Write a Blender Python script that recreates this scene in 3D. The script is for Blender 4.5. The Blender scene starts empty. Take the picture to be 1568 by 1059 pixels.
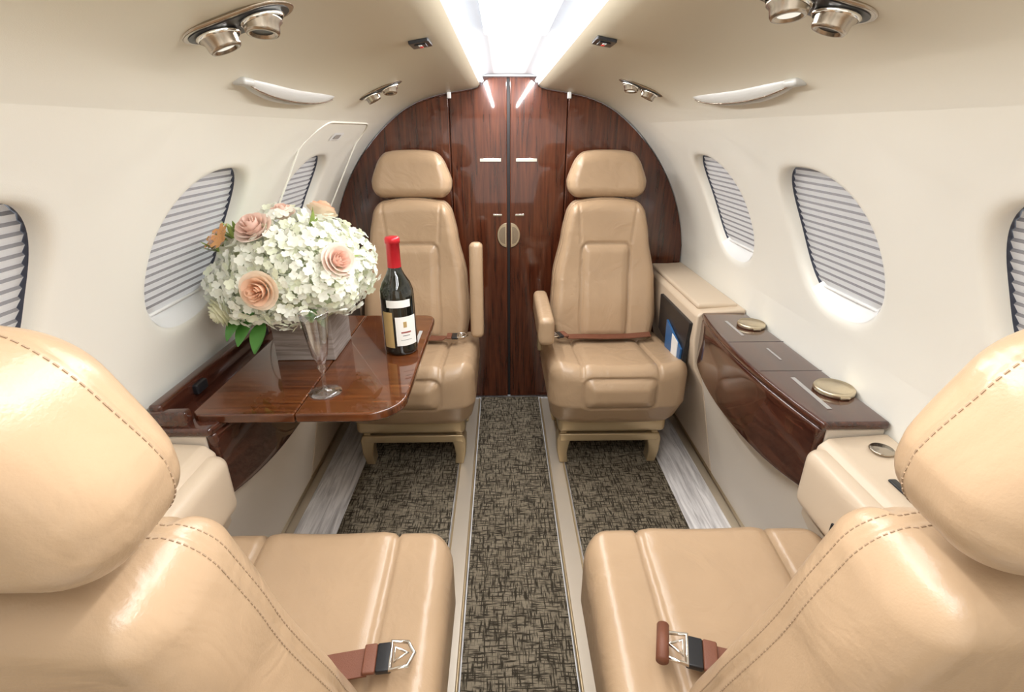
import bpy, math, random
from mathutils import Matrix, Vector, Euler
random.seed(7)
sc=bpy.context.scene
COL=sc.collection
try:
    sc.view_settings.view_transform='Standard'
    sc.view_settings.look='None'
except Exception: pass

# ------------------------------------------------------------ helpers
def lerp(a,b,t): return a+(b-a)*t
def interp(tab,t):
    if t<=tab[0][0]: return tab[0][1]
    for (a,va),(b,vb) in zip(tab,tab[1:]):
        if t<=b:
            k=(t-a)/(b-a); k=k*k*(3-2*k)*0.5+k*0.5
            return va+(vb-va)*k
    return tab[-1][1]
def empty(name,loc=(0,0,0),rz=0):
    e=bpy.data.objects.new(name,None); COL.objects.link(e)
    e.location=loc; e.rotation_euler=(0,0,rz); e.empty_display_size=.1
    return e
def mobj(name,verts,faces,mat,parent=None,smooth=True,mats=None,fm=None,loc=None,rot=None):
    me=bpy.data.meshes.new(name); me.from_pydata([tuple(v) for v in verts],[],faces)
    if mats:
        for m in mats: me.materials.append(m)
    elif mat: me.materials.append(mat)
    if smooth: me.polygons.foreach_set('use_smooth',[True]*len(me.polygons))
    if fm: me.polygons.foreach_set('material_index',fm)
    me.update()
    o=bpy.data.objects.new(name,me); COL.objects.link(o)
    if parent: o.parent=parent
    if loc is not None: o.location=loc
    if rot is not None: o.rotation_euler=rot
    return o
def rbox_data(h,r,n,deform=None):
    """rounded box, half sizes h, radius r, segments n per axis"""
    hx,hy,hz=h; r=min(r,hx,hy,hz)
    verts=[];faces=[];idx={}
    def ax(hh,k):
        L=[]; c=max(3,int(round(k*0.25))) if r<hh*0.7 else 0
        if c==0: return [(-hh+2*hh*i/k) for i in range(k+1)]
        for i in range(c): L.append(-hh+r*(i/c))
        m=max(1,k-2*c)
        for i in range(m+1): L.append(-(hh-r)+2*(hh-r)*i/m)
        for i in range(1,c+1): L.append(hh-r+r*i/c)
        return L
    X,Y,Z=ax(hx,n[0]),ax(hy,n[1]),ax(hz,n[2])
    def vid(p):
        k=(round(p[0],6),round(p[1],6),round(p[2],6))
        if k in idx: return idx[k]
        q=[max(-(hh-r),min(hh-r,c)) for c,hh in zip(p,h)]
        d=Vector((p[0]-q[0],p[1]-q[1],p[2]-q[2]))
        if d.length>1e-9: d=d.normalized()*r
        v=(q[0]+d.x,q[1]+d.y,q[2]+d.z)
        if deform: v=deform(*v)
        idx[k]=len(verts); verts.append(v); return idx[k]
    def grid(A,B,f,flip):
        for i in range(len(A)-1):
            for j in range(len(B)-1):
                q=[vid(f(A[i],B[j])),vid(f(A[i+1],B[j])),vid(f(A[i+1],B[j+1])),vid(f(A[i],B[j+1]))]
                if flip:q.reverse()
                faces.append(q)
    grid(X,Y,lambda a,b:(a,b,hz),False); grid(X,Y,lambda a,b:(a,b,-hz),True)
    grid(X,Z,lambda a,b:(a,-hy,b),False); grid(X,Z,lambda a,b:(a,hy,b),True)
    grid(Y,Z,lambda a,b:(hx,a,b),False); grid(Y,Z,lambda a,b:(-hx,a,b),True)
    return verts,faces
def rbox(name,c,h,r,mat,parent=None,n=(12,12,12),deform=None,rot=None):
    v,f=rbox_data(h,r,n,deform)
    return mobj(name,v,f,mat,parent,loc=c,rot=rot)
def lathe(name,prof,mat,parent=None,loc=(0,0,0),n=40,rot=None,mats=None,fmf=None):
    v=[];f=[];fm=[]
    for (r,z) in prof:
        for i in range(n):
            a=2*math.pi*i/n; v.append((r*math.cos(a),r*math.sin(a),z))
    for j in range(len(prof)-1):
        for i in range(n):
            f.append((j*n+i,j*n+(i+1)%n,(j+1)*n+(i+1)%n,(j+1)*n+i))
            if fmf: fm.append(fmf(j))
    return mobj(name,v,f,mat,parent,loc=loc,rot=rot,mats=mats,fm=fm if fmf else None)
def prism(name,poly,axis,a,b,mat,parent=None,bev=0,smooth=False):
    def P(p,t):
        if axis=='y': return (p[0],t,p[1])
        if axis=='x': return (t,p[0],p[1])
        return (p[0],p[1],t)
    n=len(poly); v=[P(p,a) for p in poly]+[P(p,b) for p in poly]
    f=[tuple(range(n)),tuple(range(2*n-1,n-1,-1))]
    f+=[(i,i+n,(i+1)%n+n,(i+1)%n) for i in range(n)]
    o=mobj(name,v,f,mat,parent,smooth=smooth)
    import bmesh
    bm=bmesh.new(); bm.from_mesh(o.data); bmesh.ops.recalc_face_normals(bm,faces=bm.faces); bm.to_mesh(o.data); bm.free()
    if bev:
        m=o.modifiers.new('b','BEVEL'); m.width=bev; m.segments=3; m.limit_method='ANGLE'; m.angle_limit=math.radians(40)
        o.data.polygons.foreach_set('use_smooth',[True]*len(o.data.polygons))
        w=o.modifiers.new('wn','WEIGHTED_NORMAL')
    return o
def tube(name,pts,r,mat,parent=None,cyclic=False,res=3):
    cu=bpy.data.curves.new(name,'CURVE'); cu.dimensions='3D'; cu.bevel_depth=r; cu.bevel_resolution=res
    s=cu.splines.new('POLY'); s.points.add(len(pts)-1)
    for p,q in zip(s.points,pts): p.co=(*q,1)
    s.use_cyclic_u=cyclic; cu.materials.append(mat)
    o=bpy.data.objects.new(name,cu); COL.objects.link(o)
    if parent:o.parent=parent
    return o
def rrect(hx,hy,r,n=8):
    L=[]
    for cx,cy,a0 in((hx-r,hy-r,0),(-hx+r,hy-r,90),(-hx+r,-hy+r,180),(hx-r,-hy+r,270)):
        for i in range(n+1):
            a=math.radians(a0+90*i/n); L.append((cx+r*math.cos(a),cy+r*math.sin(a)))
    return L
def sd_rr(x,y,hx,hy,r):
    qx=abs(x)-hx+r; qy=abs(y)-hy+r
    return math.hypot(max(qx,0),max(qy,0))+min(max(qx,qy),0)-r
def stitches(name,pts,mat,parent,step=.006,L=.004,w=.00055):
    v=[];f=[];acc=0
    for a,b in zip(pts,pts[1:]):
        a=Vector(a);b=Vector(b);d=b-a;l=d.length
        if l<1e-6: continue
        d/=l; t=acc
        while t<l:
            c=a+d*t; up=Vector((0,1,0)) if abs(d.y)<.9 else Vector((1,0,0))
            s=d.cross(up).normalized(); u=s.cross(d)
            k=len(v)
            for e in(-1,1):
                for (p,q) in((-1,-1),(1,-1),(1,1),(-1,1)):
                    v.append(c+d*(e*L/2)+s*(p*w)+u*(q*w))
            f+=[(k,k+1,k+2,k+3),(k+7,k+6,k+5,k+4)]+[(k+i,k+4+i,k+4+(i+1)%4,k+(i+1)%4) for i in range(4)]
            t+=step
        acc=t-l
    return mobj(name,v,f,mat,parent,smooth=False)

# ------------------------------------------------------------ materials
def newmat(name):
    m=bpy.data.materials.new(name); m.use_nodes=True
    nt=m.node_tree; b=nt.nodes['Principled BSDF']; return m,nt,b
def pmat(name,col,rough=.5,metal=0,coat=0,bump=None,spec=None,var=0,wrinkle=0):
    m,nt,b=newmat(name)
    b.inputs['Base Color'].default_value=(*col,1); b.inputs['Roughness'].default_value=rough
    b.inputs['Metallic'].default_value=metal; b.inputs['Coat Weight'].default_value=coat
    b.inputs['Coat Roughness'].default_value=.04
    if spec is not None: b.inputs['Specular IOR Level'].default_value=spec
    tc=nt.nodes.new('ShaderNodeTexCoord')
    if bump:
        s,st=bump
        nz=nt.nodes.new('ShaderNodeTexNoise'); nz.inputs['Scale'].default_value=s; nz.inputs['Detail'].default_value=4
        nt.links.new(tc.outputs['Object'],nz.inputs['Vector'])
        bp=nt.nodes.new('ShaderNodeBump'); bp.inputs['Strength'].default_value=st; bp.inputs['Distance'].default_value=.002
        nt.links.new(nz.outputs['Fac'],bp.inputs['Height']); nt.links.new(bp.outputs['Normal'],b.inputs['Normal'])
        if wrinkle:
            n2=nt.nodes.new('ShaderNodeTexNoise'); n2.inputs['Scale'].default_value=9; n2.inputs['Detail'].default_value=3; n2.inputs['Distortion'].default_value=1.2
            nt.links.new(tc.outputs['Object'],n2.inputs['Vector'])
            b2=nt.nodes.new('ShaderNodeBump'); b2.inputs['Strength'].default_value=wrinkle; b2.inputs['Distance'].default_value=.014
            nt.links.new(n2.outputs['Fac'],b2.inputs['Height']); nt.links.new(b2.outputs['Normal'],bp.inputs['Normal'])
    if var:
        nz=nt.nodes.new('ShaderNodeTexNoise'); nz.inputs['Scale'].default_value=6
        nt.links.new(tc.outputs['Object'],nz.inputs['Vector'])
        r=nt.nodes.new('ShaderNodeValToRGB')
        r.color_ramp.elements[0].position=.3; r.color_ramp.elements[1].position=.7
        r.color_ramp.elements[0].color=(*[c*(1-var) for c in col],1); r.color_ramp.elements[1].color=(*[min(1,c*(1+var)) for c in col],1)
        nt.links.new(nz.outputs['Fac'],r.inputs['Fac']); nt.links.new(r.outputs['Color'],b.inputs['Base Color'])
    return m
LEATHER=pmat('tan_leather',(.425,.292,.180),.29,bump=(420,.12),var=.05,wrinkle=.35)
STITCH=pmat('stitch_thread',(.31,.21,.13),.7)
CREAM2=pmat('cream_console',(.64,.52,.39),.36,bump=(600,.08))
CREAMW=pmat('cream_lower_panel',(.76,.68,.58),.4,bump=(600,.08))
def shellmat():
    m,nt,b=newmat('cream_shell_lining'); b.inputs['Roughness'].default_value=.38
    tc=nt.nodes.new('ShaderNodeTexCoord'); sp=nt.nodes.new('ShaderNodeSeparateXYZ'); nt.links.new(tc.outputs['Object'],sp.inputs[0])
    ab=nt.nodes.new('ShaderNodeMath'); ab.operation='ABSOLUTE'; nt.links.new(sp.outputs['X'],ab.inputs[0])
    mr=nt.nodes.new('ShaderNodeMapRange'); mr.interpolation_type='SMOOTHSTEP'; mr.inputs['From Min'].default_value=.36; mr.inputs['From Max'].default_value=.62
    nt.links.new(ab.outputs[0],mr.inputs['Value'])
    mx=nt.nodes.new('ShaderNodeMix'); mx.data_type='RGBA'; mx.inputs['A'].default_value=(.55,.49,.37,1); mx.inputs['B'].default_value=(.885,.87,.80,1)  # darker tan towards the ceiling centre: ceiling shading put into the colour
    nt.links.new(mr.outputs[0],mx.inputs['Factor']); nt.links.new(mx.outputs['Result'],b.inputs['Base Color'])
    nz=nt.nodes.new('ShaderNodeTexNoise'); nz.inputs['Scale'].default_value=900; nt.links.new(tc.outputs['Object'],nz.inputs['Vector'])
    bp=nt.nodes.new('ShaderNodeBump'); bp.inputs['Strength'].default_value=.06; bp.inputs['Distance'].default_value=.002
    nt.links.new(nz.outputs['Fac'],bp.inputs['Height']); nt.links.new(bp.outputs['Normal'],b.inputs['Normal'])
    return m
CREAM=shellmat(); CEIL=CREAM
WHITE=pmat('white_plastic',(.85,.85,.84),.4)
TROUGH=pmat('light_trough_white',(.80,.82,.86),.5)
HANDLE=pmat('light_grey_plastic',(.46,.45,.42),.3)
BLACK=pmat('black_plastic',(.012,.012,.014),.35)
NAVY=pmat('window_reveal_shadow',(.05,.055,.08),.4)  # dark navy inner reveal ring; the recess shadow is painted as colour
NICKEL=pmat('brushed_nickel',(.46,.40,.33),.26,1)
CHROME=pmat('polished_chrome',(.8,.78,.74),.12,1)
GOLD=pmat('champagne_metal',(.66,.57,.42),.33,1)
TANMET=pmat('tan_painted_metal',(.50,.385,.23),.28,.5)
RAIL=pmat('seat_track_cover',(.58,.51,.42),.28,.35)
BELT=pmat('brown_belt_webbing',(.17,.058,.030),.5,bump=(900,.4))
RED=pmat('red_capsule',(.55,.02,.03),.3,.2)
LABEL=pmat('wine_label_paper',(.85,.84,.80),.6)
LABELG=pmat('gold_label',(.62,.45,.2),.4,.4)
INK=pmat('label_ink',(.30,.06,.05),.6)
REDLED=pmat('red_indicator',(.7,.03,.02),.4)
BLUE=pmat('magazine_blue',(.03,.12,.30),.35)
GREYTXT=pmat('grey_label',(.45,.44,.43),.4,.3)
def wood(name,scale,c0,c1,rough=.2,lo=.34,hi=.68):
    m,nt,b=newmat(name); b.inputs['Roughness'].default_value=rough; b.inputs['Specular IOR Level'].default_value=.25
    b.inputs['Coat Weight'].default_value=1; b.inputs['Coat Roughness'].default_value=.035; b.inputs['Coat IOR'].default_value=1.5
    tc=nt.nodes.new('ShaderNodeTexCoord'); mp=nt.nodes.new('ShaderNodeMapping'); mp.inputs['Scale'].default_value=scale
    nt.links.new(tc.outputs['Object'],mp.inputs['Vector'])
    n1=nt.nodes.new('ShaderNodeTexNoise'); n1.inputs['Scale'].default_value=1; n1.inputs['Detail'].default_value=5; n1.inputs['Roughness'].default_value=.6; n1.inputs['Distortion'].default_value=.6
    nt.links.new(mp.outputs[0],n1.inputs['Vector'])
    r=nt.nodes.new('ShaderNodeValToRGB'); r.color_ramp.elements[0].position=lo; r.color_ramp.elements[1].position=hi
    r.color_ramp.elements[0].color=(*c0,1); r.color_ramp.elements[1].color=(*c1,1)
    nt.links.new(n1.outputs['Fac'],r.inputs['Fac']); nt.links.new(r.outputs['Color'],b.inputs['Base Color'])
    return m
WOODV=wood('mahogany_vertical_grain',(70,70,4),(.036,.008,.004),(.115,.030,.012))
WOODH=wood('mahogany_table_grain',(5,110,5),(.050,.012,.004),(.150,.044,.011))
WOODY=wood('mahogany_ledge_grain',(60,4,60),(.030,.008,.005),(.085,.027,.015))
VASEW=wood('grey_wood_block',(6,6,90),(.20,.16,.14),(.40,.35,.32),.6)
VASEW.node_tree.nodes['Principled BSDF'].inputs['Coat Weight'].default_value=0
FLOORW=wood('whitewashed_floor',(55,4,5),(.44,.42,.42),(.92,.90,.90),.4,.3,.6)
FLOORW.node_tree.nodes['Principled BSDF'].inputs['Coat Weight'].default_value=0.1
def carpet():
    m,nt,b=newmat('woven_carpet'); b.inputs['Roughness'].default_value=.95; b.inputs['Specular IOR Level'].default_value=.1
    tc=nt.nodes.new('ShaderNodeTexCoord')
    outs=[]
    for sc_ in((28,240,28),(240,28,28)):
        mp=nt.nodes.new('ShaderNodeMapping'); mp.inputs['Scale'].default_value=sc_
        nt.links.new(tc.outputs['Object'],mp.inputs['Vector'])
        n=nt.nodes.new('ShaderNodeTexNoise'); n.inputs['Scale'].default_value=1; n.inputs['Detail'].default_value=3
        nt.links.new(mp.outputs[0],n.inputs['Vector'])
        r=nt.nodes.new('ShaderNodeValToRGB'); r.color_ramp.elements[0].position=.48; r.color_ramp.elements[1].position=.61
        nt.links.new(n.outputs['Fac'],r.inputs['Fac']); outs.append(r.outputs['Color'])
    mx=nt.nodes.new('ShaderNodeMath'); mx.operation='MAXIMUM'
    nt.links.new(outs[0],mx.inputs[0]); nt.links.new(outs[1],mx.inputs[1])
    n3=nt.nodes.new('ShaderNodeTexNoise'); n3.inputs['Scale'].default_value=14
    nt.links.new(tc.outputs['Object'],n3.inputs['Vector'])
    r2=nt.nodes.new('ShaderNodeValToRGB'); r2.color_ramp.elements[0].color=(.17,.14,.098,1); r2.color_ramp.elements[1].color=(.29,.245,.18,1)
    nt.links.new(n3.outputs['Fac'],r2.inputs['Fac'])
    mix=nt.nodes.new('ShaderNodeMix'); mix.data_type='RGBA'
    nt.links.new(mx.outputs[0],mix.inputs['Factor']); nt.links.new(r2.outputs['Color'],mix.inputs['A']); mix.inputs['B'].default_value=(.038,.031,.022,1)
    nt.links.new(mix.outputs['Result'],b.inputs['Base Color'])
    bp=nt.nodes.new('ShaderNodeBump'); bp.inputs['Strength'].default_value=.5; bp.inputs['Distance'].default_value=.003; bp.invert=True
    nt.links.new(mx.outputs[0],bp.inputs['Height']); nt.links.new(bp.outputs['Normal'],b.inputs['Normal'])
    return m
CARPET=carpet()
def transl(name,col,tw):
    m=bpy.data.materials.new(name); m.use_nodes=True; nt=m.node_tree; nt.nodes.clear()
    o=nt.nodes.new('ShaderNodeOutputMaterial'); d=nt.nodes.new('ShaderNodeBsdfDiffuse'); t=nt.nodes.new('ShaderNodeBsdfTranslucent'); x=nt.nodes.new('ShaderNodeMixShader')
    d.inputs[0].default_value=(*col,1); t.inputs[0].default_value=(*col,1); x.inputs[0].default_value=tw
    nt.links.new(d.outputs[0],x.inputs[1]); nt.links.new(t.outputs[0],x.inputs[2]); nt.links.new(x.outputs[0],o.inputs[0]); return m
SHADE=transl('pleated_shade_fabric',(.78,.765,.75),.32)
SHADED=transl('pleat_shadow_side',(.27,.255,.255),.25)  # dark copy of the shade fabric; pleat shadow put into its colour
PANE=transl('frosted_pane',(.85,.88,.90),.75)
def emis(name,col,s):
    m=bpy.data.materials.new(name); m.use_nodes=True; nt=m.node_tree; nt.nodes.clear()
    o=nt.nodes.new('ShaderNodeOutputMaterial'); e=nt.nodes.new('ShaderNodeEmission'); e.inputs[0].default_value=(*col,1); e.inputs[1].default_value=s
    nt.links.new(e.outputs[0],o.inputs[0]); return m
LED=emis('led_strip',(.85,.93,1),5)
LAMP=emis('reading_lamp_lens',(1,.93,.8),1.0)
def thin_glass(name):
    m=bpy.data.materials.new(name); m.use_nodes=True; nt=m.node_tree; nt.nodes.clear()
    o=nt.nodes.new('ShaderNodeOutputMaterial'); t=nt.nodes.new('ShaderNodeBsdfTransparent'); g=nt.nodes.new('ShaderNodeBsdfGlossy'); x=nt.nodes.new('ShaderNodeMixShader')
    g.inputs['Roughness'].default_value=.02; t.inputs[0].default_value=(.97,.97,.97,1)
    lw=nt.nodes.new('ShaderNodeLayerWeight'); lw.inputs[0].default_value=.38
    mm=nt.nodes.new('ShaderNodeMath'); mm.operation='MULTIPLY_ADD'; mm.inputs[1].default_value=.85; mm.inputs[2].default_value=.07
    nt.links.new(lw.outputs['Facing'],mm.inputs[0]); nt.links.new(mm.outputs[0],x.inputs[0])
    nt.links.new(t.outputs[0],x.inputs[1]); nt.links.new(g.outputs[0],x.inputs[2]); nt.links.new(x.outputs[0],o.inputs[0]); return m
GLASS=thin_glass('clear_glass')
BOTTLE=pmat('dark_wine_glass',(.006,.008,.006),.05,coat=1)
PET_W=transl('hydrangea_petal',(.95,.96,.87),.3); PET_W2=transl('hydrangea_petal_green',(.88,.91,.73),.3)
PET_P=transl('rose_petal_peach',(.96,.68,.50),.3); PET_P2=transl('rose_petal_pink',(.97,.74,.64),.3); PET_C=transl('rose_petal_cream',(.94,.92,.72),.3)
PET_O=transl('lily_orange',(.88,.48,.22),.3)
LEAF=pmat('green_leaf',(.07,.22,.035),.45); LEAF2=pmat('bud_green',(.30,.40,.10),.5); CORE=pmat('pale_green_core',(.50,.56,.36),.8)

# ------------------------------------------------------------ shell
Rr=.81; ZC=.70; YF=2.40; YB=-.75
def W(side,th,y,off=0): return (side*(Rr+off)*math.cos(th),y,ZC+(Rr+off)*math.sin(th))
T0,T1=math.radians(8),math.radians(50)
TC=math.radians(25.8); A_,B_=.166,.188
wins=[-.01,.585,1.18,1.78]
CEILP=[(.5207,1.3205),(.49,1.3450),(.46,1.3665),(.43,1.3842),(.40,1.3990),(.37,1.4110),(.33,1.4235),(.29,1.4330),(.25,1.4405),(.20,1.4480),(.16,1.4545),(.135,1.460),(.122,1.470)]
def superel(a,n=2.5):
    c,s=math.cos(a),math.sin(a)
    k=(abs(c)**n+abs(s)**n)**(-1/n); return c*k,s*k
for side,nm in((-1,'left'),(1,'right')):
    V=[];F=[];FM=[]
    def quadgrid(fn,nu,nv,flip=False,mi=0):
        b=len(V)
        for i in range(nu+1):
            for j in range(nv+1): V.append(fn(i/nu,j/nv))
        for i in range(nu):
            for j in range(nv):
                q=(b+i*(nv+1)+j,b+(i+1)*(nv+1)+j,b+(i+1)*(nv+1)+j+1,b+i*(nv+1)+j+1)
                F.append(q if not flip else q[::-1]); FM.append(mi)
    quadgrid(lambda u,v:W(side,lerp(0,T0,u),lerp(YB,YF,v)),6,40)
    quadgrid(lambda u,v:(side*Rr,lerp(YB,YF,v),lerp(0,ZC,u)),4,40)
    bounds=[-.31]+[(a+b)/2 for a,b in zip(wins,wins[1:])]+[2.08]
    for a,b in((YB,bounds[0]),(bounds[-1],YF)):
        quadgrid(lambda u,v:W(side,lerp(T0,T1,u),lerp(a,b,v)),24,6)
    for wi,yc in enumerate(wins):
        ya,yb=bounds[wi],bounds[wi+1]
        N=96
        prof=[(None,0)]+[(k,0) for k in(1.35,1.22)]+[(1.14,0.0),(1.09,.0010),(1.055,.0035),(1.03,.007),(1.012,.012),(1.0,.018),(.995,.026),(.99,.030),(.985,.046)]
        corners=[math.atan2((t-TC)*Rr,(yy-yc)) for t in(T0,T1) for yy in(ya,yb)]
        angs=[2*math.pi*i/N for i in range(N)]
        for c in corners:
            c%=2*math.pi; k=min(range(N),key=lambda i:abs((angs[i]-c+math.pi)%(2*math.pi)-math.pi)); angs[k]=c
        base=len(V)
        for s,off in prof:
            for a in angs:
                ex,ey=superel(a); ex*=A_; ey*=B_
                c_,s_=math.cos(a),math.sin(a)
                kx=((yb-yc) if c_>0 else (ya-yc))/c_ if abs(c_)>1e-6 else 1e9
                ky=((T1-TC) if s_>0 else (T0-TC))*Rr/s_ if abs(s_)>1e-6 else 1e9
                k=min(kx,ky); bx,by=c_*k,s_*k
                if s is None: x,y=bx,by
                else:
                    x,y=ex*s,ey*s
                    L=math.hypot(x,y); 
                    if L>k*.985: x,y=bx*.985,by*.985
                V.append(W(side,TC+y/Rr,yc+x,off))
        for j in range(len(prof)-1):
            for i in range(N):
                q=(base+j*N+i,base+j*N+(i+1)%N,base+(j+1)*N+(i+1)%N,base+(j+1)*N+i)
                F.append(q); FM.append(1 if j>=len(prof)-3 else 0)
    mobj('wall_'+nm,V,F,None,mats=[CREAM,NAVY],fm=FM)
    for wi,yc in enumerate(wins):
        root=empty('window_%d'%(wi+1+(4 if side>0 else 0)))
        v=[];f=[];fm=[]
        npl=20; hh=B_*.985; zb=-hh*.86
        rows=[]
        pitch=2*hh/npl
        k=hh
        while k>zb:
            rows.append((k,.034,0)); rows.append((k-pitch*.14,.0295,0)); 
            k-=pitch
        M=20
        for (q,off,_) in rows:
            q=max(-hh,min(hh,q))
            w=A_*.985*(max(0,1-(abs(q)/hh)**2.5))**(1/2.5)
            for i in range(M+1): v.append(W(side,TC+q/Rr,yc-w+2*w*i/M,off))
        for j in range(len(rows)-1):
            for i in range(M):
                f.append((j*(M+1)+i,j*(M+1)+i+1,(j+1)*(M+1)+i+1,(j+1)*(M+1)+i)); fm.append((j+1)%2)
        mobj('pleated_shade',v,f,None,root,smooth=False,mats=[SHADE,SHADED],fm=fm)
        q=rows[-1][0]; q=max(-hh,q); w=A_*.985*(max(0,1-(abs(q)/hh)**2.5))**(1/2.5)
        tube('shade_bar',[W(side,TC+q/Rr,yc-w+2*w*i/10,.031) for i in range(11)],.004,WHITE,root)
        v=[];f=[]
        for j in range(7):
            s=lerp(.86,1.03,j/6)
            for i in range(25):
                a=math.radians(lerp(228,312,i/24)); ex,ey=superel(a)
                v.append(W(side,TC+ey*B_*s/Rr,yc+ex*A_*s,lerp(.040,.006,(j/6)**1.6)))
        for j in range(6):
            for i in range(24): f.append((j*25+i,j*25+i+1,(j+1)*25+i+1,(j+1)*25+i))
        mobj('sill_scoop',v,f,WHITE,root)
        v=[W(side,TC,yc,.047)];f=[]
        for i in range(48):
            ex,ey=superel(2*math.pi*i/48); v.append(W(side,TC+ey*B_/Rr,yc+ex*A_,.047))
        for i in range(48): f.append((0,1+i,1+(i+1)%48))
        mobj('window_pane',v,f,PANE,root)
V=[];F=[]
def strip(profile,y0,y1,ny=30):
    b=len(V)
    for (x,z) in profile:
        for j in range(ny+1): V.append((x,lerp(y0,y1,j/ny),z))
    for i in range(len(profile)-1):
        for j in range(ny): F.append((b+i*(ny+1)+j,b+i*(ny+1)+j+1,b+(i+1)*(ny+1)+j+1,b+(i+1)*(ny+1)+j))
strip([(-x,z) for x,z in CEILP],YB,YF); strip(CEILP,YB,YF)
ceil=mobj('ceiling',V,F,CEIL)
V=[];F=[]
strip([(-.122,1.470),(-.126,1.476),(-.128,1.490),(-.120,1.502),(-.09,1.508),(0,1.510),(.09,1.508),(.120,1.502),(.128,1.490),(.126,1.476),(.122,1.470)],YB,YF)
mobj('trim_1_light_trough',V,F,TROUGH)
root=empty('ceiling_strip_light')
for s in(-1,1):
    tube('led_diffuser',[(s*.114,YB+.02,1.484),(s*.114,YF-.03,1.484)],.0075,LED,root)
prism('trim_2_access_panel',[(a*.072,1.02+0.34*b) for a,b in((-1,0),(1,0),(1,1),(-1,1))],'z',1.497,1.507,TROUGH,bev=.003)
prof=[(Rr,0)]+[(Rr,ZC)]+[(Rr*math.cos(T1*i/14),ZC+Rr*math.sin(T1*i/14)) for i in range(1,14)]+CEILP+[(.12,1.502)]
full=prof+[(-x,z) for x,z in reversed(prof)]
prism('wall_rear',full,'y',YB-.02,YB,CREAM)
prism('wall_front',full,'y',YF+.002,YF+.03,WOODV)
fl=[(-Rr,YB),(Rr,YB),(Rr,YF),(-Rr,YF)]
prism('floor',fl,'z',-.03,0,FLOORW)
pts=[]
for (a,b) in rrect(.30,.30,.10,8):
    pts.append(W(-1,math.radians(28.5)+b/Rr,1.83+a,-.001))
tube('trim_3_exit_hatch',pts,.0028,CREAM,cyclic=True)
lab=empty('exit_placard')
for k in range(2):
    v=[];
    for (a,b) in rrect(.055 if k==0 else .03,.016 if k==0 else .009,.006,4): v.append(W(-1,math.radians(45.5)+b/Rr,1.80+a,-.002-k*.0015))
    mobj('placard_plate' if k==0 else 'placard_text',v,[tuple(range(len(v)))],WHITE if k==0 else GREYTXT,lab,smooth=False)

# ------------------------------------------------------------ front bulkhead panels
def ztop(x):
    x=abs(x)
    L=[(0,1.502),(.12,1.502)]+[(a,b) for a,b in reversed(CEILP)]
    if x<=.5207:
        for (a,za),(b,zb) in zip(L,L[1:]):
            if x<=b and b>a: return lerp(za,zb,(x-a)/(b-a))
    if x<Rr: return ZC+math.sqrt(max(0,Rr*Rr-x*x))
    return ZC
def panel(name,xa,xb,y0,y1,zb,parent,shr=.006,bev=.004,mat=WOODV):
    n=16; top=[(lerp(xa,xb,i/n),ztop(lerp(xa,xb,i/n))-shr) for i in range(n+1)]
    poly=[(xa,zb)]+top+[(xb,zb)]
    return prism(name,poly,'y',y0,y1,mat,parent,bev=bev)
dl=empty('door_1'); dr=empty('door_2')
panel('door_leaf',-.252,-.010,2.372,2.398,.012,dl)
panel('door_leaf',.002,.245,2.372,2.398,.012,dr)
prism('center_seal',[(-.011,.012),(.003,.012),(.003,1.49),(-.011,1.49)],'y',2.380,2.398,BLACK,dl)
def sidepanel(name,s):
    xa,xb=((.2545 if s<0 else .2475),.803)
    n=24; P=[(s*xa,.02)]
    for i in range(n+1):
        x=lerp(xa,.79,(i/n)**.7); P.append((s*x,ztop(x)-.008))
    P.append((s*.803,.80)); P.append((s*.803,.02))
    return prism(name,P,'y',2.366,2.398,WOODV,bev=.004)
sidepanel('trim_4_bulkhead_panel',-1); sidepanel('trim_5_bulkhead_panel',1)
for s,rt in((-1,dl),(1,dr)):
    xo=-.004
    x0=xo+s*.010
    n=24
    poly=[(x0,.905),(x0,.795)]+[(x0+s*.042*math.cos(a),.85-.055*math.sin(-a)) for a in [math.radians(lerp(-90,90,i/n)) for i in range(n+1)]]
    prism('pull_handle',poly,'y',2.364,2.372,GOLD,rt,bev=.002)
    poly2=[(x0+s*.006+(p[0]-x0)*.72,.85+(p[1]-.85)*.72) for p in poly]
    prism('pull_recess',poly2,'y',2.3632,2.3642,NICKEL,rt)
    prism('lock_plate',[(xo+s*.032,1.168),(xo+s*.125,1.168),(xo+s*.125,1.182),(xo+s*.032,1.182)],'y',2.369,2.3725,CHROME,rt,bev=.001)
    prism('latch_plate',[(xo+s*.03,.936),(xo+s*.07,.936),(xo+s*.07,.945),(xo+s*.03,.945)],'y',2.369,2.3725,CHROME,rt,bev=.001)
    rbox('hinge_cap',(s*.250,2.362,ztop(.25)-.012),(.008,.01,.012),.003,WHITE,rt,n=(4,4,4))

# ------------------------------------------------------------ floor coverings
prism('carpet_runner',[(-.148,YB+.02),(.148,YB+.02),(.148,2.36),(-.148,2.36)],'z',.001,.012,CARPET)
for s in(-1,1):
    a,b=sorted((s*.225,s*.615))
    prism('floor_mat_carpet' ,[(a,.35),(b,.35),(b,2.3),(a,2.3)],'z',.001,.012,CARPET,bev=.003)
    rr=empty('seat_track')
    a,b=sorted((s*.152,s*.222))
    prism('track_cover',[(a,YB+.02),(b,YB+.02),(b,2.34),(a,2.34)],'z',.001,.0135,RAIL,rr,bev=.003)
    tube('track_edge',[(s*.157,YB+.02,.0135),(s*.157,2.34,.0135)],.004,TANMET,rr)
    tube('track_lip',[(s*.215,YB+.02,.0135),(s*.215,2.34,.0135)],.003,TANMET,rr)

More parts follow.
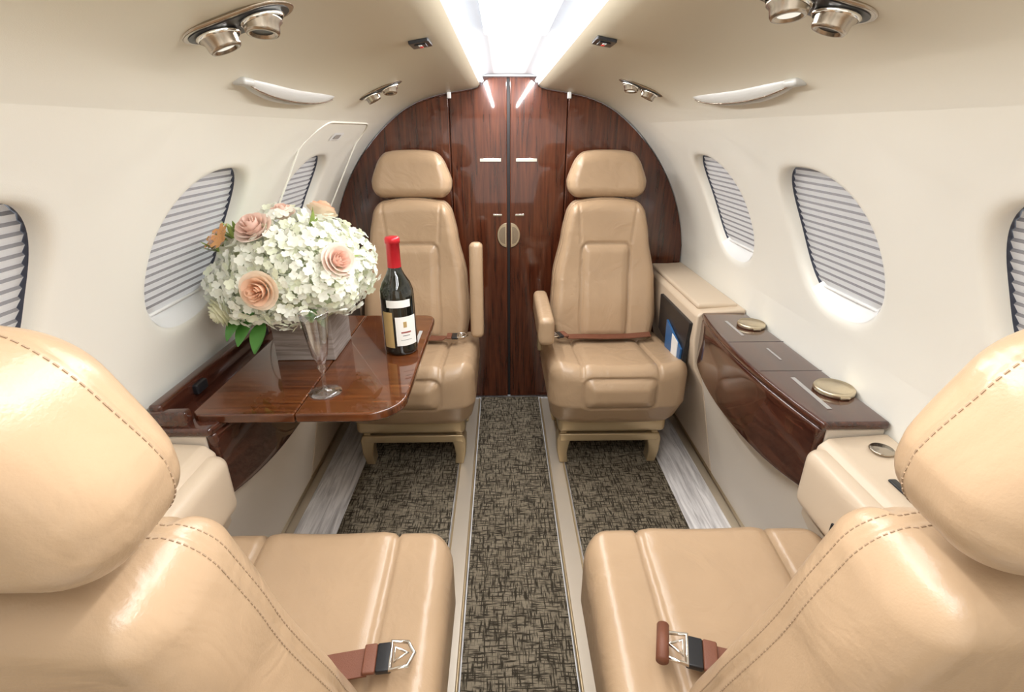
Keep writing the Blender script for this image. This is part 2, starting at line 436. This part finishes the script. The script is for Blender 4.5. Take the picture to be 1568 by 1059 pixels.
# ------------------------------------------------------------ side consoles
def console(side):
    R=empty('side_console')
    def sx(poly): return [(side*x,z) for x,z in poly]
    prism('lower_panel',sx([(.808,.0),(.79,.0),(.785,.05),(.70,.42),(.675,.50),(.675,.69),(.808,.69)]),'y',.95,1.66,CREAMW,R,bev=.006)
    prism('floor_trim',sx([(.79,.001),(.768,.001),(.768,.02),(.775,.045),(.79,.05)]),'y',.2,2.34,GOLD,R,bev=.003)
    prism('forward_ledge',sx([(.808,.0),(.79,.0),(.785,.05),(.70,.42),(.655,.50),(.64,.60),(.64,.70),(.655,.715),(.808,.725)]),'y',1.662,2.355,CREAM2,R,bev=.008)
    rbox('ledge_pad',(side*.722,2.0,.724),(.072,.30,.010),.009,CREAM2,R,n=(8,10,6))
    prism('magazine_pocket',[(1.72,.46),(2.03,.52),(2.05,.665),(1.69,.665)],'x',side*.628,side*.645,BLACK,R,bev=.004)
    prism('magazine',[(1.73,.47),(1.90,.49),(1.91,.60),(1.725,.55)],'x',side*.620,side*.627,BLUE,R)
    prism('magazine_page',[(1.75,.465),(1.81,.475),(1.82,.575),(1.755,.565)],'x',side*.6165,side*.6195,WHITE,R)
    prism('aft_ledge',sx([(.808,.0),(.79,.0),(.785,.05),(.72,.30),(.70,.40),(.66,.47),(.655,.655),(.675,.675),(.808,.685)]),'y',-.2,.945,CREAM2,R,bev=.012)
    rbox('aft_ledge_shoulder',(side*.655,.80,.585),(.03,.14,.075),.028,CREAM2,R,n=(10,16,12),deform=lambda x,y,z:(x,y,z*(1-.35*max(0,-y/.14)) if z<0 else z))
    prism('side_pocket_hole',[(.70,.545),(.80,.530),(.80,.570),(.70,.585)],'x',side*.6215,side*.640,BLACK,R,bev=.006)
    def fas(x,y,z):
        bow=.030*(1-(y/.355)**2)
        zz=z if z>0 else z*(1-.25*(abs(y)/.355)**3)
        return (x-side*bow,y,zz)
    rbox('wood_fascia',(side*.668,1.305,.60),(.012,.355,.095),.010,WOODY,R,n=(6,40,16),deform=fas)
    def top(x,y,z):
        if x*side<0: x-=side*.030*(1-(y/.365)**2)*min(1,abs(x)/.07)
        return (x,y,z)
    rbox('wood_top',(side*.732,1.305,.703),(.075,.365,.010),.008,WOODY,R,n=(16,40,6),deform=top)
    return R
RC=console(1); LC=console(-1)
def cup(parent,x,y,z,r):
    e=parent
    lathe('cup_holder_rim',[(0,.0),(r*1.0,.0),(r*1.06,.004),(r*1.06,.010),(r*.98,.015),(r*.90,.012),(r*.86,.013),(0,.0135)],GOLD,e,loc=(x,y,z),n=40)
    prism('cup_tab',[(x-.012,y-r*1.12),(x+.012,y-r*1.12),(x+.012,y-r*.9),(x-.012,y-r*.9)],'z',z+.001,z+.008,GOLD,e,bev=.002)
cup(RC,.765,1.53,.713,.040); cup(RC,.765,1.085,.713,.043)
for (x0,x1,y0,y1) in((.70,.709,1.45,1.58),(.700,.711,1.0,1.16),(.728,.734,1.27,1.35)):
    prism('ledge_placard',[(x0,y0),(x1,y0),(x1,y1),(x0,y1)],'z',.7132,.7140,GREYTXT,RC)
for y in(1.20,1.40):
    prism('lid_seam',[(.64,y),(.805,y),(.805,y+.002),(.64,y+.002)],'z',.7125,.7134,BLACK,RC)
lathe('call_button',[(0,0),(.022,0),(.024,.003),(.022,.006),(.017,.005),(.016,.007),(0,.007)],NICKEL,RC,loc=(.750,.88,.682))
prism('ash_slot',[(.700,.71),(.716,.71),(.716,.79),(.700,.79)],'z',.676,.682,BLACK,RC,bev=.003)
rbox('table_stowage_lip',(-.775,1.32,.735),(.014,.36,.024),.008,WOODY,LC,n=(6,30,8))
rbox('lip_end',(-.745,.962,.728),(.04,.012,.02),.006,WOODY,LC,n=(8,4,6))
rbox('hinge_arm',(-.715,1.02,.702),(.045,.016,.010),.004,BLACK,LC,n=(6,4,4))
rbox('hinge_arm',(-.715,1.56,.702),(.045,.016,.010),.004,BLACK,LC,n=(6,4,4))
for yy in(1.10,1.45):
    rbox('latch_block',(-.757,yy,.735),(.008,.022,.012),.003,BLACK,LC,n=(4,4,4))

# ------------------------------------------------------------ table
tb=empty('folding_table')
TZ=.728
def tablepoly(xa,xb,y0,y1,ra,rb):
    P=[(xa,y0)]
    for i in range(11):
        a=math.radians(-90+90*i/10); P.append((xb-ra+ra*math.cos(a),y0+ra+ra*math.sin(a)))
    for i in range(11):
        a=math.radians(90*i/10); P.append((xb-rb+rb*math.cos(a),y1-rb+rb*math.sin(a)))
    P.append((xa,y1)); return P
prism('table_leaf_inboard',tablepoly(-.489,-.258,.975,1.62,.085,.04),'z',TZ-.022,TZ,WOODH,tb,bev=.005)
prism('table_leaf_outboard',[(-.715,.99),(-.70,.975),(-.4905,.975),(-.4905,1.62),(-.715,1.62)],'z',TZ-.022,TZ,WOODH,tb,bev=.004)
prism('table_hinge',[(-.50,1.0),(-.48,1.0),(-.48,1.6),(-.50,1.6)],'z',TZ-.028,TZ-.0225,NICKEL,tb)
prism('table_placard',[(-.290,1.36),(-.280,1.36),(-.280,1.47),(-.290,1.47)],'z',TZ+.0003,TZ+.001,GREYTXT,tb)
for yy in(1.06,1.54):
    tube('support_arm',[(-.70,yy,TZ-.03),(-.52,yy,TZ-.03)],.007,NICKEL,tb)

# ------------------------------------------------------------ seats
BH=.318
YS=.028
def seatback(x,y,z):
    t=(z+BH)/(2*BH)
    w=interp([(0,.90),(.25,1.02),(.5,.975),(.76,.82),(1,.70)],t)
    g=math.exp(-((y-YS)/.0035)**2)
    if y>0:
        k=min(1,abs(y)/.055)
        y+=k*.022*min(1,(abs(x)/.21)**2)
        d=sd_rr(x*w,z+.055,.100,.195,.03)
        y+=k*(-.012*math.exp(-(d/.0038)**2)+(.012 if d<0 else 0)*min(1,max(0,-d)/.03) )
        y+=k*.012*math.exp(-((z+.12)/.12)**2)
        if z>.14: y+=k*-.005*math.exp(-((abs(x*w)-.105-.08*(z-.14))/.004)**2)
    x*=1-.014*g; z-=.003*g*(1 if z>0 else -1)*(abs(z)/BH)**8
    z-=.022*(abs(x)/.22)**2*max(0,(z-.15)/.168)**1.5
    return (x*w,y-.105*t-.02*math.sin(t*3.1),z)
def cushion(x,y,z):
    top=max(0,z/.115)
    if z>0:
        k=top
        z+=k*(.026*(abs(x)/.25)**2)
        z+=k*-.012*math.exp(-((abs(x)-.140)/.0042)**2)
        if abs(x)<.14: z+=k*.008*min(1,(.14-abs(x))/.03)
        z+=k*.030*(y/.27)
    if y>.12:
        d=sd_rr(x,z-.055,.135,.060,.03)
        kk=min(1,(y-.12)/.1)
        y+=kk*(.020*min(1,max(0,-d)/.035)-.010*math.exp(-(d/.0045)**2))
        y-=.028*(abs(x)/.255)**4*kk
    if z<0:
        b=-z/.12; x*=1-.10*b; 
        if y>0:y-=.07*b*y/.27
    return (x,y,z)
def headr(x,y,z):
    t=(z+.092)/.184
    w=interp([(0,1.0),(.35,1.03),(1,.84)],t)
    g=math.exp(-((y-YS)/.0035)**2)
    if y>0: y+= .014*(abs(x)/.155)**2*min(1,y/.058)
    z-=.020*(abs(x)/.155)**3*max(0,min(1,(z+.03)/.08))
    x*=1-.014*g
    return (x*w,y-.018*t,z)
sb_data=rbox_data((.222,.062,BH),.05,(96,36,130),seatback)
cu_data=rbox_data((.262,.27,.12),.050,(110,80,44),cushion)
HRR=.046
hr_data=rbox_data((.158,.058,.092),HRR,(56,40,36),headr)
cache={}
def data_obj(key,name,dat,mat,parent,loc,rot=None):
    if key in cache:
        o=bpy.data.objects.new(name,cache[key]); COL.objects.link(o); o.parent=parent; o.location=loc
        if rot:o.rotation_euler=rot
        return o
    o=mobj(name,dat[0],dat[1],mat,parent,loc=loc,rot=rot); cache[key]=o.data; return o
def perim(hx,hy,hz,r,yy,defm):
    P=[]
    dy=max(0,yy-(hy-r)); ins=r-math.sqrt(max(0,r*r-dy*dy))-.0003
    L=rrect(hx-ins,hz-ins,r-ins,10)
    L.append(L[0])
    for a,b in zip(L,L[1:]):
        l=math.hypot(b[0]-a[0],b[1]-a[1]); m=max(1,int(l/.02))
        for i in range(m):
            x=lerp(a[0],b[0],i/m); z=lerp(a[1],b[1],i/m); P.append(defm(x,yy,z))
    P.append(P[0]); return P
def seat(x,y,rz,arm,recline=0,dz=0,dx=0,dzb=None,hx=0):
    if dzb is None: dzb=dz
    R=empty('cabin_seat',(x,y,0),rz)
    B=bpy.data.objects.new('back_assembly',None); COL.objects.link(B); B.parent=R; B.location=(dx,-.165,.42); B.rotation_euler=(recline,0,0)
    data_obj('sb','backrest',sb_data,LEATHER,B,(0,0,.300+dzb))
    data_obj('cu','seat_cushion',cu_data,LEATHER,R,(0,0,.345))
    data_obj('hr','headrest',hr_data,LEATHER,B,(hx,-.120,.708+dz))
    for k,yy in enumerate((YS-.007,YS+.008)):
        p=perim(.222,.062,BH,.05,yy,seatback); o=stitches('back_stitching',p,STITCH,B); o.location=(0,0,.300+dzb)
    p=perim(.158,.058,.092,HRR,YS-.007,headr); o=stitches('headrest_stitching',p,STITCH,B); o.location=(hx,-.120,.708+dz)
    rbox('headrest_post',(0,-.112,.600),(.07,.015,.035),.01,BLACK,B,n=(6,4,6))
    rbox('seat_pan',(0,-.02,.215),(.215,.20,.035),.02,TANMET,R,n=(8,8,6))
    rbox('front_crossbar',(0,.125,.136),(.205,.022,.018),.007,TANMET,R,n=(10,6,6))
    for sx_ in(-1,1):
        P=[(sx_*.158,.124),(sx_*.164,.10),(sx_*.170,.06),(sx_*.165,.0145),(sx_*.200,.0145),(sx_*.212,.07),(sx_*.214,.13),(sx_*.205,.153)]
        prism('front_leg',P,'y',.085,.146,TANMET,R,bev=.005)
        prism('rear_leg',P,'y',-.24,-.19,TANMET,R,bev=.004)
        rbox('side_frame',(sx_*.187,-.04,.148),(.014,.18,.016),.006,TANMET,R,n=(4,6,4))
    s,up=arm
    if up:
        rbox('armrest',(s*.262,-.10,.69),(.027,.035,.195),.02,LEATHER,R,n=(10,10,24),rot=(math.radians(8),0,0))
    elif s:
        rbox('armrest',(s*.270,-.02,.605),(.030,.19,.055),.022,LEATHER,R,n=(10,24,14),deform=lambda a,b,c:(a,b,c if c>0 else c*(1-.4*max(0,-b/.19))))
        rbox('armrest_bracket',(s*.268,-.17,.50),(.012,.03,.10),.006,TANMET,R,n=(4,4,6))
    return R
def strap(name,pts,w,parent,mat=BELT,th=.0016):
    V=[];F=[]
    n=len(pts)
    for i,p in enumerate(pts):
        p=Vector(p); a=Vector(pts[max(0,i-1)]); b=Vector(pts[min(n-1,i+1)]); d=(b-a).normalized()
        s=d.cross(Vector((0,0,1)));
        if s.length<.1: s=Vector((0,1,0))
        s.normalize(); u=s.cross(d)
        V+=[p+s*w/2+u*th,p-s*w/2+u*th,p-s*w/2-u*th,p+s*w/2-u*th]
    for i in range(n-1):
        for k in range(4): F.append((i*4+k,i*4+(k+1)%4,(i+1)*4+(k+1)%4,(i+1)*4+k))
    F+=[(0,1,2,3),((n-1)*4+3,(n-1)*4+2,(n-1)*4+1,(n-1)*4)]
    return mobj(name,V,F,mat,parent,smooth=False)
def buckle(parent,loc,rz,s=1.0,extra=False):
    e=bpy.data.objects.new('buckle',None); COL.objects.link(e); e.parent=parent; e.location=loc; e.rotation_euler=(0,0,rz); e.scale=(s,s,s)
    rbox('buckle_body',(0,0,.008),(.012,.024,.005),.003,BLACK,e,n=(4,4,4))
    def fr(pts,r,m): tube('buckle_frame',pts,r,m,e,cyclic=True)
    fr([(.010,-.024,.012),(.010,.024,.012),(.036,.020,.012),(.046,0,.012),(.036,-.020,.012)],.0032,CHROME)
    fr([(.016,-.012,.014),(.016,.012,.014),(.036,.0,.014)],.0025,CHROME)
    rbox('belt_fold',(-.022,0,.009),(.010,.0245,.004),.003,BELT,e,n=(4,4,4))
    if extra: lathe('belt_roller',[(0,-.029),(.009,-.029),(.009,.029),(0,.029)],BELT,e,loc=(.044,0,.014),rot=(math.pi/2,0,0),n=16)
    return e
NS=.622
nl=seat(-.404,NS,0,(0,0),math.radians(4),-.014,-.045,-.034,.010); nr=seat(.394,NS,0,(0,0),math.radians(4),-.014,.045,-.034,-.010)
fL=seat(-.402,1.925,math.pi,(-1,True),0,.002); fR=seat(.398,1.925,math.pi,(1,False),0,.002)
zc=.484
strap('lap_belt',[(-.13,-.11,zc+.010),(-.04,-.085,zc+.012),(.03,-.070,zc+.012),(.09,-.058,zc+.013),(.145,-.050,zc+.015)],.048,nl)
buckle(nl,(.172,-.046,zc+.010),.10,1.05)
strap('lap_belt',[(.13,-.125,zc+.010),(.04,-.092,zc+.012),(-.03,-.072,zc+.013),(-.09,-.055,zc+.015)],.048,nr)
buckle(nr,(-.118,-.048,zc+.010),math.pi-.3,1.15,True)
strap('lap_belt',[(-.19,-.075,.502),(-.1,-.085,.490),(0,-.09,.486),(.1,-.085,.490),(.17,-.06,.500)],.05,fR)
buckle(fR,(.20,-.05,.502),.3,1.1)
strap('lap_belt',[(-.13,-.06,.496),(-.1,-.075,.490),(0,-.09,.486),(.1,-.09,.490)],.05,fL)
buckle(fL,(-.17,-.05,.500),math.pi,1.1)

# ------------------------------------------------------------ ceiling fittings
def onceil(x,y):
    return Vector((x,y,ztop(x)))
def nrm(x):
    e=.01; dz=(ztop(abs(x)+e)-ztop(abs(x)-e))/(2*e)*(1 if x>0 else -1)
    return Vector((dz,0,-1)).normalized()
def frame_obj(name,x,y,extra=0):
    e=empty(name); n=nrm(x); xa=Vector((0,1,0)).cross(n).normalized(); ya=n.cross(xa)
    m=Matrix((xa,ya,n)).transposed().to_4x4(); m.translation=onceil(x,y)+n*extra; e.matrix_world=m; return e
def gasper(x,y,flip=1):
    e=frame_obj('overhead_air_vent_and_reading_light',x,y)
    P=rrect(.070,.037,.0365,10)
    prism('bezel_plate',P,'z',0,.005,NICKEL,e,bev=.0025)
    prism('bezel_recess',rrect(.063,.030,.0295,10),'z',.0045,.0058,BLACK,e)
    for k,sx_ in enumerate((-1,1)):
        r=.0210
        t=(.25 if sx_*flip<0 else -.08)
        rot=(t*.7,t*flip,0)
        lathe('eyeball_%d'%(k+1),[(0,.0),(r*.9,.0),(r*1.15,.003),(r*1.15,.006),(r*.98,.010),(r*.95,.018),(r*.86,.021),(r*.68,.021),(r*.62,.017),(0,.017)],NICKEL,e,loc=(sx_*.029,0,.003),n=32,rot=rot)
        lathe('lens_%d'%(k+1),[(0,.0182),(r*.58,.0180)],LAMP if k else BLACK,e,loc=(sx_*.029,0,.003),n=24,rot=rot)
        lathe('collar_%d'%(k+1),[(r*1.15,0),(r*1.3,.003),(r*1.15,.006)],CHROME,e,loc=(sx_*.029,0,.005),n=32)
gasper(-.350,.722); gasper(.312,.660,-1); gasper(-.385,1.66); gasper(.370,1.64,-1)
for s in(-1,1):
    e=frame_obj('ceiling_call_switch',s*.175+(-.012),1.12)
    prism('switch_plate',rrect(.019,.032,.003,4),'z',0,.006,BLACK,e,bev=.001)
    prism('rocker',rrect(.011,.018,.002,4),'z',.006,.008,BLACK,e,bev=.001)
    prism('indicator',[(a,b+.008) for a,b in rrect(.003,.006,.0005,2)],'z',.008,.0088,REDLED,e)
    prism('legend',[(a,b-.010) for a,b in rrect(.003,.006,.0005,2)],'z',.008,.0088,WHITE,e)
for s in(-1,1):
    e=empty('sidewall_assist_handle')
    V=[];F=[]
    n=40;m=10
    def P(u,v,extra=0):
        y=1.18+.25*(u*2-1)
        w=.0135*(1-abs(u*2-1)**3)+.003
        x=.452+ (v-.5)*2*w+.016*(1-(u*2-1)**2)
        z=ztop(x)
        h=.014*(math.sin(math.pi*v)**.6 if 0<v<1 else 0)*(1-abs(u*2-1)**4)
        nn=nrm(x)
        return (s*(x+nn.x*(h+extra)),y,z+nn.z*(h+extra))
    for i in range(n+1):
        for j in range(m+1): V.append(P(i/n,j/m))
    for i in range(n):
        for j in range(m): F.append((i*(m+1)+j,i*(m+1)+j+1,(i+1)*(m+1)+j+1,(i+1)*(m+1)+j))
    mobj('handle_body',V,F,HANDLE,e)
    tube('handle_gap',[P(lerp(.04,.96,i/20),.45,.001) for i in range(21)],.0018,NICKEL,e)
    c=Vector(P(.02,.5)); rbox('end_cap',c,(.012,.02,.006),.005,HANDLE,e,n=(6,6,4))

# ------------------------------------------------------------ tabletop objects
def arc_label(name,r,a0,a1,z0,z1,mat,parent,n=16):
    V=[];F=[]
    for i in range(n+1):
        a=math.radians(lerp(a0,a1,i/n)); V+=[(r*math.cos(a),r*math.sin(a),z0),(r*math.cos(a),r*math.sin(a),z1)]
    for i in range(n): F.append((2*i,2*i+2,2*i+3,2*i+1))
    return mobj(name,V,F,mat,parent)
wb=empty('wine_bottle',(-.318,1.325,TZ))
q=1.05
lathe('bottle_glass',[(r*q,z) for r,z in [(0,.004),(.03,.002),(.040,.0),(.0425,.006),(.043,.012),(.043,.160),(.0415,.178),(.035,.198),(.024,.216),(.0175,.232),(.0155,.25),(.0150,.305),(.0,.305)]],BOTTLE,wb,n=48)
lathe('capsule',[(r*q,z) for r,z in [(.0168,.237),(.0170,.238),(.0165,.300),(.0188,.301),(.0188,.312),(.016,.316),(0,.3165)]],RED,wb,n=32)
lr=.0436*q
arc_label('front_label',lr,-92,-15,.030,.112,LABEL,wb)
arc_label('side_label',lr,-140,-100,.024,.125,LABELG,wb)
arc_label('label_text',lr+.0003,-75,-40,.066,.070,INK,wb)
arc_label('label_text_2',lr+.0003,-70,-45,.058,.0595,BLACK,wb)
arc_label('label_text_3',lr+.0003,-78,-38,.046,.047,BLACK,wb)
arc_label('label_crest',lr+.0003,-66,-54,.082,.098,LABELG,wb)
arc_label('neck_label',lr+.0002,-118,-35,.138,.158,LABEL,wb)
gf=empty('champagne_flute',(-.452,1.075,TZ))
lathe('flute_glass',[(0,.0005),(.036,.0005),(.037,.002),(.020,.005),(.006,.010),(.0045,.02),(.0042,.050),(.008,.060),(.0115,.066),(.008,.072),(.0105,.079),(.018,.098),(.0245,.140),(.030,.185),(.0325,.200),(.0317,.200),(.0292,.185),(.0237,.140),(.0172,.098),(.008,.083),(0,.080)],GLASS,gf,n=40)
gl2=empty('wine_glass',(-.345,1.54,TZ))
lathe('glass_bowl',[(0,.0005),(.032,.0005),(.033,.002),(.015,.006),(.005,.012),(.0045,.05),(.02,.07),(.031,.10),(.028,.13),(.0272,.13),(.030,.10),(.019,.072),(0,.064)],GLASS,gl2,n=40)
FC=Vector((-.569,1.32,.950))
fa=empty('flower_arrangement')
rbox('wooden_vase',(-.560,1.335,TZ+.0725),(.078,.078,.072),.003,VASEW,fa,n=(6,6,6))
def orient(n):
    n=n.normalized(); a=Vector((0,0,1)) if abs(n.z)<.9 else Vector((1,0,0)); x=a.cross(n).normalized(); y=n.cross(x); return x,y,n
HV=[];HF=[];HM=[]
def petal(V,F,FM,c,x,y,n,ang,L,wd,lift,mi,curl=.3):
    d=x*math.cos(ang)+y*math.sin(ang); s=n.cross(d)
    k=len(V)
    V+=[c, c+d*L*.5-s*wd*.5+n*lift*.5, c+d*L*.5+s*wd*.5+n*lift*.5, c+d*L*.95-s*wd*.32+n*lift*(1-curl), c+d*L*.95+s*wd*.32+n*lift*(1-curl), c+d*L*.55+n*(lift*.3)]
    F+=[(k,k+1,k+5),(k,k+5,k+2),(k+1,k+3,k+5),(k+5,k+4,k+2),(k+3,k+4,k+5)]; FM+=[mi]*5
def hydrangea(c,R,out):
    n=int(180*(R/.07)**2)
    for i in range(n):
        z=1-2*(i+.5)/n; a=i*2.39996; q=math.sqrt(1-z*z)
        d=Vector((q*math.cos(a),q*math.sin(a),z))
        if d.dot(out)<-.3: continue
        d=(d+Vector([random.uniform(-.12,.12) for _ in range(3)])).normalized()
        p=c+d*R*random.uniform(.84,1.08)
        dn=(d+Vector([random.uniform(-.5,.5) for _ in range(3)])).normalized()
        x,y,nn=orient(dn); a0=random.uniform(0,6.28); mi=1 if random.random()<.2 else 0
        s=random.uniform(.75,1.1)
        for k in range(4): petal(HV,HF,HM,p,x,y,nn,a0+k*math.pi/2,.0130*s,.0135*s,.004,mi)
RV=[];RF=[];RM=[]
def rose(c,n,R,mi):
    x,y,n=orient(n)
    layers=[(5,1.0,.15,.95,1),(5,.84,.45,.85,1),(5,.66,.7,.75,0),(5,.50,.85,.65,0),(4,.34,.95,.6,0),(3,.20,1.0,.7,0)]
    for li,(cnt,rr,h,ww,oc) in enumerate(layers):
        for k in range(cnt):
            a=2*math.pi*k/cnt+li*.6+random.uniform(-.1,.1)
            d=x*math.cos(a)+y*math.sin(a); s=n.cross(d); b=len(RV); U=6;Vn=5
            for i in range(U+1):
                for j in range(Vn+1):
                    u=(i/U-.5)*2; v=j/Vn
                    ang=u*ww*1.05
                    rad=R*rr*(.35+.65*math.sin(v*1.5))*(1-.10*u*u)
                    dd=d*math.cos(ang)+s*math.sin(ang)
                    curl=R*.16*max(0,v-.75)/.25*(1 if li<3 else .1)
                    hh=R*(h*v*.75-.35*(1-v)+ .20*v*(1-u*u*.5))-curl*.5
                    RV.append(c+dd*(rad+curl)+n*hh)
            for i in range(U):
                for j in range(Vn):
                    RF.append((b+i*(Vn+1)+j,b+(i+1)*(Vn+1)+j,b+(i+1)*(Vn+1)+j+1,b+i*(Vn+1)+j+1)); RM.append(3 if (oc and mi==0) else (4 if (oc and mi==1) else mi))
LV=[];LF=[];LM=[]
def leaf(c,d,n,L,w,mi=0,droop=.2):
    d=d.normalized(); s=d.cross(n).normalized(); n=s.cross(d); b=len(LV); N=8
    for i in range(N+1):
        t=i/N; ww=w*math.sin(math.pi*min(1,t*.96+.02))**.8; p=c+d*L*t-Vector((0,0,1))*droop*L*t*t
        LV.extend([p-s*ww/2+n*ww*.12,p,p+s*ww/2+n*ww*.12])
    for i in range(N):
        for j in range(2): LF.append((b+i*3+j,b+(i+1)*3+j,b+(i+1)*3+j+1,b+i*3+j+1)); LM.append(mi)
RX,RY,RZ=.153,.14,.105
def onsurf(az,el):
    d=Vector((math.cos(el)*math.cos(az),math.cos(el)*math.sin(az),math.sin(el)))
    return FC+Vector((d.x*RX,d.y*RY,d.z*RZ)),d
hy=[(-95,75,.075),(-20,50,.070),(-50,45,.07),(-10,5,.062),(-45,0,.073),(-85,-15,.068),(-115,-12,.070),(-150,-5,.066),(-165,35,.055),(30,20,.062),(80,30,.075),(130,20,.065),(-70,18,.066),(60,-15,.06),(-30,-20,.05),(180,-20,.048),(-120,30,.058),(-135,-30,.052),(-90,45,.065),(-150,60,.055)]
for az,el,r in hy:
    p,d=onsurf(math.radians(az),math.radians(el)); hydrangea(p,r,d)
for az,el,r,mi in[(-93,5,.040,0),(-108,54,.040,1),(-42,22,.038,1),(-85,76,.028,1),(-138,-22,.036,2),(-150,38,.024,1),(60,60,.036,0)]:
    az=math.radians(az);el=math.radians(el); p,d=onsurf(az,el); rose(p+d*.058,d,r,mi)
for i in range(18):
    az=random.uniform(-math.pi,math.pi); el=random.uniform(-.6,-.3); p,d=onsurf(az,el)
    leaf(p+d*.0,(d*.6+Vector((0,0,-.1))).normalized(),Vector((0,0,1)),random.uniform(.045,.055),random.uniform(.03,.04),0,.2)
for (az,el) in((-122,-34),(-110,-38),(-130,-30),(-116,-44)):
    p,d=onsurf(math.radians(az),math.radians(el)); leaf(p+d*.035,(d+Vector((0,-.3,-.2))),Vector((0,0,1)),.065,.042,0,.3)
for (az,el) in((-150,42),(-142,50),(-150,30),(-148,36),(-135,45),(-40,60),(-30,25)):
    p,d=onsurf(math.radians(az),math.radians(el))
    for k in range(5):
        q=(d+Vector([random.uniform(-.6,.6) for _ in range(3)])).normalized()
        leaf(p+d*.045,q,Vector((0,0,1)),random.uniform(.025,.045),.012,1,-.1)
mobj('hydrangea_blooms',HV,HF,None,fa,mats=[PET_W,PET_W2],fm=HM)
PET_PL=transl('rose_petal_outer',(.97,.83,.68),.3); PET_PL2=transl('rose_petal_outer_pink',(.97,.83,.75),.3)
mobj('rose_blooms',RV,RF,None,fa,mats=[PET_P,PET_P2,PET_C,PET_PL,PET_PL2],fm=RM)
mobj('foliage',LV,LF,None,fa,mats=[LEAF,LEAF2],fm=LM)
v,f=rbox_data((RX*1.0,RY*1.0,RZ*1.0),.10,(12,12,10)); mobj('foliage_core',v,f,CORE,fa,loc=FC)
V2=[];F2=[];M2=[]
for (az,el) in((-150,44),(-138,40),(-155,36)):
    p,d=onsurf(math.radians(az),math.radians(el))
    x,y,n=orient(d+Vector((0,-.4,.2)))
    for k in range(6): petal(V2,F2,M2,p+d*.062,x,y,n,k*math.pi/3,.028,.016,.016,0)
mobj('lily_bloom',V2,F2,PET_O,fa)

# ------------------------------------------------------------ lights
w=bpy.data.worlds.new('World'); sc.world=w; w.use_nodes=True
w.node_tree.nodes['Background'].inputs[0].default_value=(.97,.98,1,1); w.node_tree.nodes['Background'].inputs[1].default_value=1.6
def area(name,loc,rot,sx_,sy,p,col=(1,.95,.87)):
    l=bpy.data.lights.new(name,'AREA'); l.shape='RECTANGLE'; l.size=sx_; l.size_y=sy; l.energy=p; l.color=col
    o=bpy.data.objects.new(name,l); COL.objects.link(o); o.location=loc; o.rotation_euler=rot; return o
area('aft_fill_light',(0,-.68,1.0),(math.radians(88),0,0),1.2,.8,3.0,(1,.99,.97))  # added soft fill behind the camera, not a cabin fixture
for s in(-1,1):
    area('cove_light_%s'%('left' if s<0 else 'right'),(s*.100,1.05,1.482),(0,math.radians(38*s),0),.018,2.6,14.5,(1,.992,.98))

# ------------------------------------------------------------ camera
cd=bpy.data.cameras.new('camera'); cd.sensor_width=36; cd.lens=18; cd.clip_start=.02
cam=bpy.data.objects.new('camera',cd); COL.objects.link(cam)
M=(Matrix.Rotation(math.radians(-1.12),3,'Z')@Matrix.Rotation(math.radians(90-22.9),3,'X')).to_4x4()
M.translation=Vector((-.035,0,1.297)); cam.matrix_world=M
sc.camera=cam
